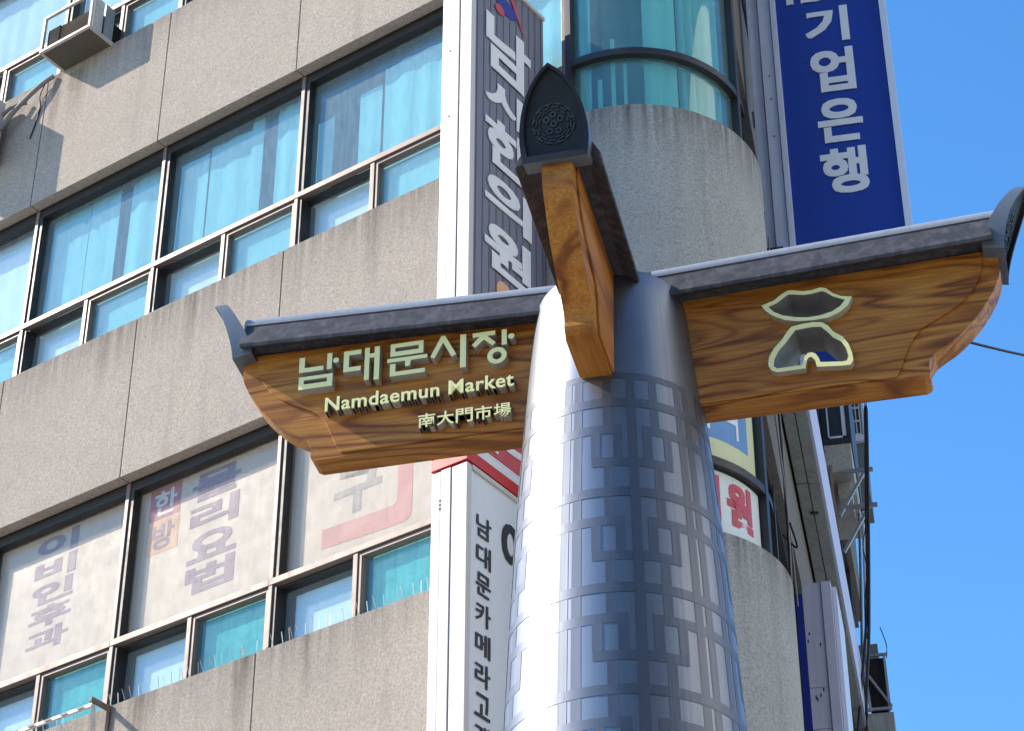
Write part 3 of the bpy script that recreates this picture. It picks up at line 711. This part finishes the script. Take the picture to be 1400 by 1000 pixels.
for a, b, nm in ((uo, ui, 'emblem_roof'), (lo, li, 'emblem_gate')):
    two_tone(polys_solid(fs, [a, b], HT - .003, HT + .038, nm, M['letter_side'], br), SG)
    lin = MB(); cx_ = sum(p[0] for p in b) / len(b); cy_ = sum(p[1] for p in b) / len(b)
    b = [(cx_ + (x - cx_) * .985, cy_ + (y - cy_) * .985) for x, y in b]
    lin.loft([[fs(x, y, -HT - .003) for x, y in b], [fs(x, y, HT + .034) for x, y in b]], True, False).build('tunnel_lining', M['tunnel'], br, smooth=40)

# ------------------------------------------------------------------ blade signs on the sunny facade
# navy clinic sign
S1 = thing('clinic_sign', L(.82, .45, 10.85), 'tall navy blade sign with white Hangul and white metal edge on the sunny facade', 'sign')
def sign_box(parent, u0, u1, n0, n1, v0, v1, facemat, bar=.022):
    MB().box(L, u0 + .012, u1 - .012, n0, n1 - .012, v0 + .01, v1 - .01).build('box', facemat, parent)
    e = MB().box(L, u0, u0 + .068, n1 - .05, n1, v0, v1).build('edge_strip', M['white_metal'], parent, bevel=.004)
    e = MB().box(L, u0 + .074, u0 + .150, n1 - .05, n1 + .006, v0, v1).build('edge_strip', M['white_metal'], parent, bevel=.004)
    e = MB().box(L, u0 + .156, u1, n1 - .05, n1, v0, v1).build('edge_strip', M['white_metal'], parent, bevel=.004)
    MB().box(L, u0 + .002, u1 + .006, n0, n1 - .052, v1 - .03, v1).build('rim', M['white_metal'], parent)
    MB().box(L, u0 + .002, u1 + .006, n0, n1 - .052, v0, v0 + .03).build('rim', M['white_metal'], parent)
sign_box(S1, .695, .948, .02, .915, 10.85, 14.06, M['navy'])
UF = .937
fn1 = lambda x, y, z: L(UF + z, .885 - x, y)            # x grows towards the wall
for x in [.055 + i * .078 for i in range(11)]:
    MB().box(L, UF, UF + .002, .885 - x - .006, .885 - x + .006, 10.9, 14.03).build('face_rib', M['navy_line'], S1)
rows = [('남', 13.62, 13.00, .145, .70), ('사', 12.95, 12.50, .145, .70), ('한', 12.68, 12.20, .145, .70), ('의', 12.19, 11.80, .15, .66), ('원', 11.75, 11.33, .145, .665)]
rows = [('남', 13.62, 13.10), ('사', 13.02, 12.72), ('한', 12.66, 12.24), ('의', 12.17, 11.82), ('원', 11.74, 11.34)]
for ch, t, b in rows:
    letter_at(fn1, ch, .145, b, .69, t, .004, .010, M['white_print'], S1, .034)
polys_solid(fn1, [ell(.40, 13.80, .13, .07, 20)], .004, .006, 'logo', M['bank_blue'], S1)
polys_solid(fn1, [ell(.31, 13.72, .055, .045, 16)], .007, .009, 'logo', M['red_text'], S1)
polys_solid(fn1, [[(.42, 13.95), (.5, 13.93), (.62, 13.66)]], .007, .009, 'logo', M['red_text'], S1)
polys_solid(fn1, [smooth_pts([(.29, 11.12), (.46, 11.12), (.46, 11.29), (.29, 11.29)], 2)], .004, .007, 'phone_badge', M['orange_print'], S1)
MB().box(L, .70, .76, .86, .93, 10.80, 10.845).build('hinge', M['rust'], S1)
for v in (11.5, 12.5, 13.5):
    MB().box(L, .78, .86, -.06, .02, v, v + .08).build('bracket', M['galv'], S1)
for v in (12.55, 13.15): MB().tube([L(.770, .916, v), L(.770, .925, v)], .006, 8).build('screw', M['rust'], S1)
# white camera-shop sign below
S2 = thing('camera_shop_sign', L(.70, .4, 6.6), 'tall white blade sign with black vertical Hangul beside the post', 'sign')
sign_box(S2, .565, .838, .02, .755, 6.6, 9.80, M['pale_blue_face'])
fn2 = lambda x, y, z: L(.828 + z, .715 - x, y)
for i, ch in enumerate('남대문카메라고객센터'):
    t = 9.485 - i * .2045
    letter_at(fn2, ch, .075, t - .155, .225, t, .003, .006, M['text_dark'], S2, .012)
letter_at(fn2, '이', .34, 9.20, .62, 9.60, .003, .006, M['text_dark'], S2, .03)
for v in (7.2, 8.2, 9.2): MB().box(L, .66, .74, -.06, .02, v, v + .08).build('bracket', M['galv'], S2)
for k in range(3): MB().tube([L(.635, .756, 9.52 + k * .03), L(.635, .764, 9.52 + k * .03)], .009, 8).build('screw', M['rust'], S2)
# red sign box above it
S3 = thing('red_sign', L(.70, .4, 9.82), 'small red-framed sign box on top of the white blade sign', 'sign')
MB().box(L, .575, .828, .02, .745, 9.825, 10.55).build('box', M['pale_blue_face'], S3)
MB().box(L, .560, .843, .02, .762, 9.815, 9.90).build('frame_rail', M['red'], S3, bevel=.004)
MB().box(L, .560, .843, .72, .762, 9.902, 10.56).build('frame_rail', M['red'], S3, bevel=.004)
MB().box(L, .828, .834, .06, .70, 9.99, 10.5).build('red_panel', M['red_text'], S3)
fn3 = lambda x, y, z: L(.834 + z, .70 - x, y)
for i, ch in enumerate('한의'): letter_at(fn3, ch, .06 + i * .3, 10.02, .30 + i * .3, 10.40, .002, .006, M['white_print'], S3, .03)

# ------------------------------------------------------------------ bank sign on the shaded facade
G0 = 1.2
S4 = thing('bank_sign', RF(.45, G0, 11.98), 'tall royal-blue bank sign with white letters hanging over the shaded side', 'sign')
MB().box(RF, .145, 1.0, G0 + .02, G0 + .26, 12.03, 17.4).build('box', M['bank_blue'], S4)
MB().box(RF, .10, .147, G0 - .03, G0 + .28, 11.98, 17.45).build('frame_rail', M['blue_white_metal'], S4, bevel=.004)
MB().box(RF, -.005, .096, G0 - .01, G0 + .25, 11.98, 17.45).build('side_panel', M['blue_white_metal'], S4, bevel=.006)
MB().box(RF, -.10, -.010, G0 + .02, G0 + .22, 11.98, 17.45).build('side_panel', M['blue_white_metal'], S4, bevel=.006)
MB().box(RF, .997, 1.055, G0 - .03, G0 + .28, 11.98, 17.45).build('frame_rail', M['blue_white_metal'], S4, bevel=.004)
MB().box(RF, .147, .997, G0 - .03, G0 + .28, 11.98, 12.025).build('frame_rail', M['blue_white_metal'], S4, bevel=.004)
for v in (13.3, 14.6, 15.9, 17.0): MB().box(RF, -.12, -.1, G0 + .05, G0 + .15, v, v + .1).build('bracket', M['galv'], S4)
for v in (13.2, 14.35, 14.75, 15.0): MB().tube([RF(.05, G0 - .012, v), RF(.05, G0 - .018, v)], .008, 8).build('screw', M['rust'], S4)
fn4 = lambda x, y, z: RF(x, G0 + .02 - z, y)
line_at(fn4, 'IBK', .24, 15.785, .93, .30, .003, .008, M['white_print'], S4, .03, refchar='I')
BANK = [('기', .375, .735, 15.31, 15.70), ('업', .390, .745, 14.77, 15.235), ('은', .405, .765, 14.23, 14.685), ('행', .395, .765, 13.70, 14.165)]
for ch, a, b, v0, v1 in BANK: letter_at(fn4, ch, a, v0, b, v1, .003, .008, M['white_print'], S4, .032)
# peeling lavender sign further down the shaded side
G1 = 1.9
S5 = thing('peeling_sign', RF(.05, G1, 6.5), 'narrow lavender blade sign with peeling paint low on the shaded side', 'sign')
MB().box(RF, -.065, .072, G1, G1 + .3, 9.76, 10.62).build('panel', M['lavender'], S5, bevel=.003)
MB().box(RF, -.065, .072, G1, G1 + .3, 9.43, 9.755).build('panel', M['lavender'], S5, bevel=.003)
MB().box(RF, -.065, .072, G1, G1 + .3, 6.5, 9.425).build('panel', M['lavender'], S5, bevel=.003)
MB().box(RF, .076, .150, G1 - .012, G1 + .3, 6.5, 10.62).build('side_strip', M['lavender'], S5, bevel=.004)
MB().box(RF, .153, .185, G1 + .05, G1 + .75, 6.5, 10.60).build('side_strip', M['blue_white_metal'], S5, bevel=.003)
MB().box(RF, -.115, -.068, G1 - .0, G1 + .3, 6.5, 10.54).build('blue_side', M['bank_blue'], S5, bevel=.003)
for i in range(16):
    x = random.choice([-.02, .01, .04, .045, -.04]) + random.uniform(-.01, .01); v = random.choice([10.2, 10.1, 9.72, 9.66, 9.5, 9.3, 9.2, 9.1]) + random.uniform(-.04, .04)
    pts = [(x + random.uniform(.5, 1) * .008 * math.cos(a * .9), v + random.uniform(.4, 1.2) * .022 * math.sin(a * .9)) for a in range(7)]
    polys_solid(lambda a, b, z: RF(a, G1 - z, b), [pts], .0005, .0015, 'peeled_patch', M['peel'], S5)

# ------------------------------------------------------------------ long signboard, bays, racks and cables along the shaded side
SB = thing('long_signboard', RF(.02, 1.2, 12.5), 'long horizontal signboard with stained grey underside along the shaded side', 'signboard')
g0 = 1.15
for j in range(6):
    ln = 2.3
    MB().box(RF, -.140, -.045, g0 + j * ln + .01, g0 + (j + 1) * ln - .01, 12.47, 12.51).build('soffit_panel', M['soffit'], SB, bevel=.004)
    MB().box(RF, -.038, .050, g0 + j * ln + .004, g0 + (j + 1) * ln - .004, 12.465, 12.515).build('soffit_panel', M['soffit'], SB, bevel=.004)
    MB().box(RF, .052, .078, g0 + j * ln + .002, g0 + (j + 1) * ln - .002, 12.47, 13.22).build('front_panel', M['lavender'], SB, bevel=.003)
MB().box(RF, -.15, .046, g0, g0 + 13.8, 12.52, 13.2).build('box', M['joint'], SB)
for gq in (2.2, 3.9, 5.6): MB().box(RF, -.07, .0, gq, gq + .03, 12.455, 12.468).build('strap', M['text_dark'], SB)
G2 = 8.0
BY = thing('window_bay', RF(.05, G2, 15.4), 'small projecting window bay with grey concrete base high on the shaded side', 'window bay')
MB().box(RF, -.1, .185, G2, G2 + 1.4, 15.45, 15.80).build('base', M['concrete_grey'], BY, bevel=.006)
MB().box(RF, -.1, .20, G2 - .01, G2 + 1.42, 15.80, 15.87).build('sill', M['frame_dark'], BY)
MB().box(RF, .155, .20, G2 - .01, G2 + 1.42, 15.872, 17.0).build('post', M['frame_dark'], BY)
MB().box(RF, -.1, .155, G2 + .01, G2 + .03, 15.872, 17.0).build('pane', M['window_black'], BY)
for a, b in ((-.045, -.03), (.11, .15)): MB().box(RF, a, b, G2 - .005, G2 + .008, 15.90, 17.0).build('window_bar', M['blue_white_metal'], BY)
MB().box(RF, -.03, .11, G2 - .005, G2 + .008, 15.875, 15.90).build('window_bar', M['blue_white_metal'], BY)
MB().box(RF, 0.0, .14, G2 + .2, G2 + .7, 15.25, 15.448).build('drip_box', M['concrete_grey'], BY)
# lattice window further on
G3 = 10.5
LW = thing('lattice_window', RF(.15, G3, 16.9), 'white gridded window behind the cables high on the shaded side', 'window')
MB().box(RF, -.1, .26, G3 + .02, G3 + 1, 16.9, 18.6).build('wall', M['green_panel'], LW)
MB().box(RF, .10, .235, G3 - .005, G3 + .015, 17.55, 18.4).build('pane', M['window_black'], LW)
for x in (.095, .145, .19, .235): MB().box(RF, x - .006, x + .006, G3 - .02, G3 - .006, 17.52, 18.4).build('glazing_bar', M['white_metal'], LW)
for v in (17.53, 17.72, 17.91, 18.10): MB().box(RF, .09, .24, G3 - .019, G3 - .0065, v - .012, v + .012).build('glazing_bar', M['white_metal'], LW)
MB().box(RF, .08, .27, G3 - .04, G3 + .02, 17.42, 17.505).build('sill', M['blue_white_metal'], LW)
MB().box(RF, .10, .24, G3 - .03, G3 + .02, 16.92, 17.0).build('sill', M['blue_white_metal'], LW)
# wall racks
def rack(zt, gq, lab, sh):
    t = thing('wall_rack', RF(.1, gq, zt - .5), lab, 'bracket', 'steel racks on the shaded side')
    MB().bar(RF(.07 + sh, gq, zt), RF(.39 + sh, gq, zt), .04, .035).build('arm', M['galv'], t)
    MB().bar(RF(.30 + sh, gq, zt - .02), RF(.0 + sh, gq, zt - .54), .035, .03).build('brace', M['galv'], t)
    MB().bar(RF(-.05 + sh, gq, zt - .6), RF(-.05 + sh, gq, zt + .1), .04, .03).build('wall_plate', M['rust'], t)
rack(15.44, 8.0, 'upper grey steel wall rack jutting out under the small window bay', 0)
rack(15.0, 8.0, 'lower grey steel wall rack jutting into the sky beside the cables', .01)
# caged unit at the bottom right
CG = thing('caged_unit', RF(.2, G2, 12.3), 'dark caged equipment box on a steel frame at the lower right edge', 'equipment box')
MB().box(RF, .13, .30, G2 + .03, G2 + .6, 12.66, 13.22).build('box', M['ac_dark'], CG)
for x in (.13, .32): MB().bar(RF(x, G2, 12.62), RF(x - (.03 if x < .2 else .01), G2, 13.25), .022).build('cage_post', M['galv'], CG)
for v in (12.64, 13.24): MB().bar(RF(.09, G2 - .002, v), RF(.34, G2 - .002, v), .026).build('cage_rail', M['galv'], CG)
MB().bar(RF(.12, G2 - .004, 13.05), RF(.34, G2 - .004, 12.66), .022).build('cage_brace', M['galv'], CG)
MB().box(RF, .07, .35, G2 + .02, G2 + .6, 12.0, 12.61).build('lower_box', M['soffit'], CG, bevel=.004)
GP = MB().box(RF, -.1, .235, G2 + .7, G2 + 1.2, 13.30, 13.75).build('hanging_panel', M['green_panel'], None, bevel=.004)
tag(origin(GP, RF(.06, G2 + .9, 13.30)), 'dull green box above the caged equipment at the right', 'equipment box')
# cables
def cable(path, r, lab, name='cable', mat='rubber', group=None, n=8, sub=8):
    pts = []
    P_ = [Vector(p) for p in path]
    for i in range(len(P_) - 1):
        a, b, c, d = P_[max(i - 1, 0)], P_[i], P_[i + 1], P_[min(i + 2, len(P_) - 1)]
        for k in range(sub):
            t = k / sub
            pts.append(.5 * ((2 * b) + (c - a) * t + (2 * a - 5 * b + 4 * c - d) * t * t + (3 * b - a - 3 * c + d) * t ** 3))
    pts.append(P_[-1])
    o = MB().tube(pts, r, n).build(name, M[mat], None, smooth=60)
    return tag(origin(o, P_[-1]), lab, 'cable', group)
G4 = 7.6
cable([RF(.42, G4, 17.5), RF(.39, G4, 16.1), RF(.29, G4, 14.7), RF(.205, G4, 13.6), RF(.06, G4, 12.6), RF(-.02, G4 - .2, 11.9), RF(-.1, G4 - .3, 11.0)], .014, 'left of two thick black cables hanging beside the steel racks')
cable([RF(.44, G4, 17.5), RF(.405, G4, 16.1), RF(.312, G4, 14.7), RF(.20, G4, 13.3), RF(.10, G4, 12.4), RF(.06, G4, 11.2)], .016, 'right of two thick black cables hanging beside the steel racks')
cable([RF(-.03, .45, 13.0), RF(-.05, .5, 12.0), RF(-.04, .55, 11.0), RF(-.05, .62, 9.9), RF(-.05, .7, 8.9)], .008, 'thin black cable running down the recess beside the rounded corner')
cable([RF(-.03, .75, 13.0), RF(-.05, .85, 12.0), RF(-.05, .8, 11.0), RF(-.04, .95, 9.9)], .006, 'thin pale wire running down the recess beside the rounded corner', mat='hose')
cable([RF(-.10, .9, 10.45), RF(.0, .75, 10.25), RF(-.02, .5, 10.30)], .008, 'short black cable looping out at the peeling sign')
cable([SG(1.50, -.02, 7.90), SG(1.591, -.1, 7.904), SG(1.824, -.4, 8.002), SG(2.09, -.8, 8.176), SG(3.2, -2.6, 9.1)], .006, 'black cable leaving the emblem arm of the post to the right')
cable([Vector((2.02, 9.8, 11.9)), Vector((3.2, 9.9, 11.45)), Vector((5, 10, 10.9))], .011, 'black overhead wire across the top right corner of the sky')

for (x0, z0, x1, z1, gq, rr, lab, mt) in ((.225, 15.35, .115, 13.55, 8.7, .022, 'pale drain pipe behind the steel racks on the shaded side', 'blue_white_metal'), (.175, 15.4, .06, 13.6, 8.8, .016, 'thin dark drain pipe behind the steel racks on the shaded side', 'green_panel')):
    pp = MB().tube([RF(x0, gq, z0), RF((x0 + x1) / 2 + .004, gq, (z0 + z1) / 2), RF(x1, gq, z1)], rr, 10).build('drain_pipe', M[mt], None, smooth=60)
    tag(origin(pp, RF(x1, gq, z1)), lab, 'pipe')
cable([RF(.20, 8.3, 15.2), RF(.245, 8.3, 14.95), RF(.20, 8.3, 14.7), RF(.215, 8.3, 14.4), RF(.16, 8.3, 14.0), RF(.15, 8.3, 13.6)], .006, 'thin loose wire tangled along the drain pipes under the racks')
cable([RF(.30, 8.0, 13.55), RF(.345, 8.0, 13.35), RF(.335, 8.0, 13.2)], .005, 'thin wire looping over the caged equipment box')
cable([RF(-.02, .35, 12.4), RF(-.06, .42, 11.3), RF(-.03, .5, 10.4), RF(-.06, .6, 9.5)], .007, 'grey cable nearest the rounded corner in the dark recess', mat='hose')

# ------------------------------------------------------------------ window air conditioner, condenser and hoses on the sunny facade
A1 = thing('window_air_conditioner', L(-4.01, .15, 16.3), 'rusty window air conditioner in a pale steel cage on the top left wall', 'air conditioner')
a0, a1, n1, v0, v1 = -4.325, -3.705, .30, 16.325, 16.755
MB().box(L, a0 + .03, a1 - .03, -.25, n1 - .05, v0 + .035, v1 - .16).build('casing', M['ac_dark'], A1, bevel=.004)
for x in (a0, a1 - .028): 
    MB().box(L, x, x + .028, n1 - .028, n1, v0, v1).build('cage_post', M['ac'], A1, bevel=.002)
    MB().box(L, x, x + .028, -.05, n1 - .028, v0, v0 + .022).build('cage_rail', M['ac'], A1)
MB().box(L, a0 + .028, a1 - .028, n1 - .026, n1 + .002, v0, v0 + .026).build('cage_rail', M['ac'], A1, bevel=.002)
MB().box(L, a0 + .028, a1 - .028, n1 - .026, n1 + .002, v1 - .026, v1).build('cage_rail', M['ac'], A1, bevel=.002)
MB().box(L, a0 + .028, a1 - .028, -.05, n1 - .030, v0 + .004, v0 + .018).build('base_tray', M['ac_bottom'], A1)
MB().box(L, a1 - .024, a1 - .004, .02, .13, v0 + .024, v1 - .04).build('side_panel', M['galv'], A1, bevel=.003)
MB().box(L, a1 - .024, a1 - .006, .15, .262, v0 + .024, v1 - .04).build('side_panel', M['ac'], A1, bevel=.003)
gr = MB()
for i in range(24):
    x = a0 + .10 + i * .0195; gr.bar(L(x, n1 - .040, v0 + .045), L(min(x + .10, a1 - .04), n1 - .040, v1 - .19), .003)
    gr.bar(L(x, n1 - .037, v1 - .19), L(min(x + .10, a1 - .04), n1 - .037, v0 + .045), .003)
gr.build('mesh_grille', M['grille'], A1)
MB().box(L, a0 + .06, a0 + .20, n1 - .045, n1 - .03, v0 + .04, v1 - .17).build('front_plate', M['ac_dark'], A1)
A2 = thing('condenser', L(-5.2, .2, 15.2), 'air-conditioner condenser at the left edge, seen mostly by its shadow', 'air conditioner')
MB().box(L, -5.55, -4.93, .08, .46, 15.55, 16.20).build('casing', M['ac'], A2, bevel=.01)
MB().bar(L(-5.45, .0, 15.53), L(-5.45, .46, 15.53), .03).bar(L(-5.0, .0, 15.53), L(-5.0, .46, 15.53), .03).build('bracket', M['galv'], A2)
def hose(path, r, lab, mat='hose'): return cable(path, r, lab, 'hose', mat)
hose([L(-4.40, .03, 16.30), L(-4.55, .07, 16.20), L(-4.78, .10, 16.02), L(-4.92, .12, 15.86), L(-5.05, .13, 15.86), L(-5.2, .12, 15.95)], .022, 'thick grey hose sagging from the window air conditioner at left')
hose([L(-4.70, .04, 16.12), L(-4.85, .09, 16.10), L(-5.0, .10, 15.98), L(-5.1, .10, 15.80)], .017, 'thinner grey hose looping at the left edge of the wall')
hose([L(-4.50, .035, 16.24), L(-4.56, .02, 16.14), L(-4.54, .012, 16.02), L(-4.57, .012, 15.85), L(-4.62, .012, 15.68)], .006, 'thin black wire hanging down the wall below the hoses', 'rubber')

# ------------------------------------------------------------------ bird spikes and a rusty rack on the lower sill
spm = MB().tube([Vector((0, 0, 0)), Vector((0, 0, .13))], .0028, 4)
tmp = spm.build('spike', M['spike'], None); spike_me = tmp.data; bpy.data.objects.remove(tmp)
for i, nm in ((3, 'leftmost'), (4, 'middle'), (5, 'rightmost')):
    st = thing('bird_spike_strip', L(MUL[i] + .7, -.08, SILL[2]), '%s strip of thin steel bird spikes on the lower window sill' % nm, 'bird spikes', 'bird spike strips on the sill')
    MB().box(L, MUL[i] + .10, MUL[i + 1] - .03, FN + .006, FN + .03, SILL[2] + .002, SILL[2] + .010).build('base_strip', M['galv'], st)
    u = MUL[i] + .12
    while u < MUL[i + 1] - .04:
        o = bpy.data.objects.new('spike', spike_me); COL.objects.link(o); o.parent = st
        p = L(u, FN + .02, SILL[2] + .008); o.location = p - st.location
        tilt = random.choice([.25, .1, .45]) + random.uniform(-.05, .05)
        d = (LN * tilt + LU * random.uniform(-.12, .12) + Vector((0, 0, 1))).normalized()
        o.rotation_mode = 'QUATERNION'; o.rotation_quaternion = d.to_track_quat('Z', 'Y')
        u += random.choice([.035, .06, .06, .075])
RK = thing('sill_rack', L(-2.9, .1, 9.3), 'rusty slotted steel rack fixed under the lower left window sill', 'bracket')
MB().bar(L(-3.9, .16, 9.475), L(-2.86, .16, 9.475), .02, .026).build('rail', M['ac'], RK)
MB().bar(L(-2.85, 0, 9.50), L(-2.85, .2, 9.50), .025, .035).build('arm', M['rust'], RK)
MB().bar(L(-2.85, .015, 9.53), L(-2.85, .015, 9.05), .035, .02).build('wall_plate', M['rust'], RK)
MB().bar(L(-2.85, .17, 9.47), L(-2.95, .02, 9.20), .025).build('brace', M['ac'], RK)
for i in range(6): MB().box(L, -3.8 + i * .16, -3.74 + i * .16, .176, .178, 9.467, 9.483).build('slot', M['text_dark'], RK)

# ------------------------------------------------------------------ unseen pale block across the street, shaped to bounce light
OB = thing('opposite_bounce_building', (26, 4, 0), 'pale office block across the street, out of view to the right, brightened to bounce light', 'building')
XF = Frame((20, 2, 0), (0, 1, 0), (-1, 0, 0))
MB().box(XF, -6, 14, -10, 0, 0, 32).build('wall', M['pale_wall'], OB)
for k in range(7):
    for q in range(5): MB().box(XF, -5 + q * 3.8, -3 + q * 3.8, -.02, .03, 2.4 + k * 3.5, 3.6 + k * 3.5).build('window', M['window_black'], OB)

RB = thing('added_rear_block', (8, -16, 0), 'dark office block added behind the viewer, out of view, to darken the column reflection', 'building')  # unseen, added so the column has something dark to reflect
YF = Frame((0, -15, 0), (1, 0, 0), (0, 1, 0))
MB().box(YF, -5, 26, -12, 0, 0, 34).build('wall', M['rear_wall'], RB)
for k in range(9):
    MB().box(YF, -4.5, 25.5, -.02, .03, 1.6 + k * 3.6, 4.1 + k * 3.6).build('window_band', M['window_black'], RB)
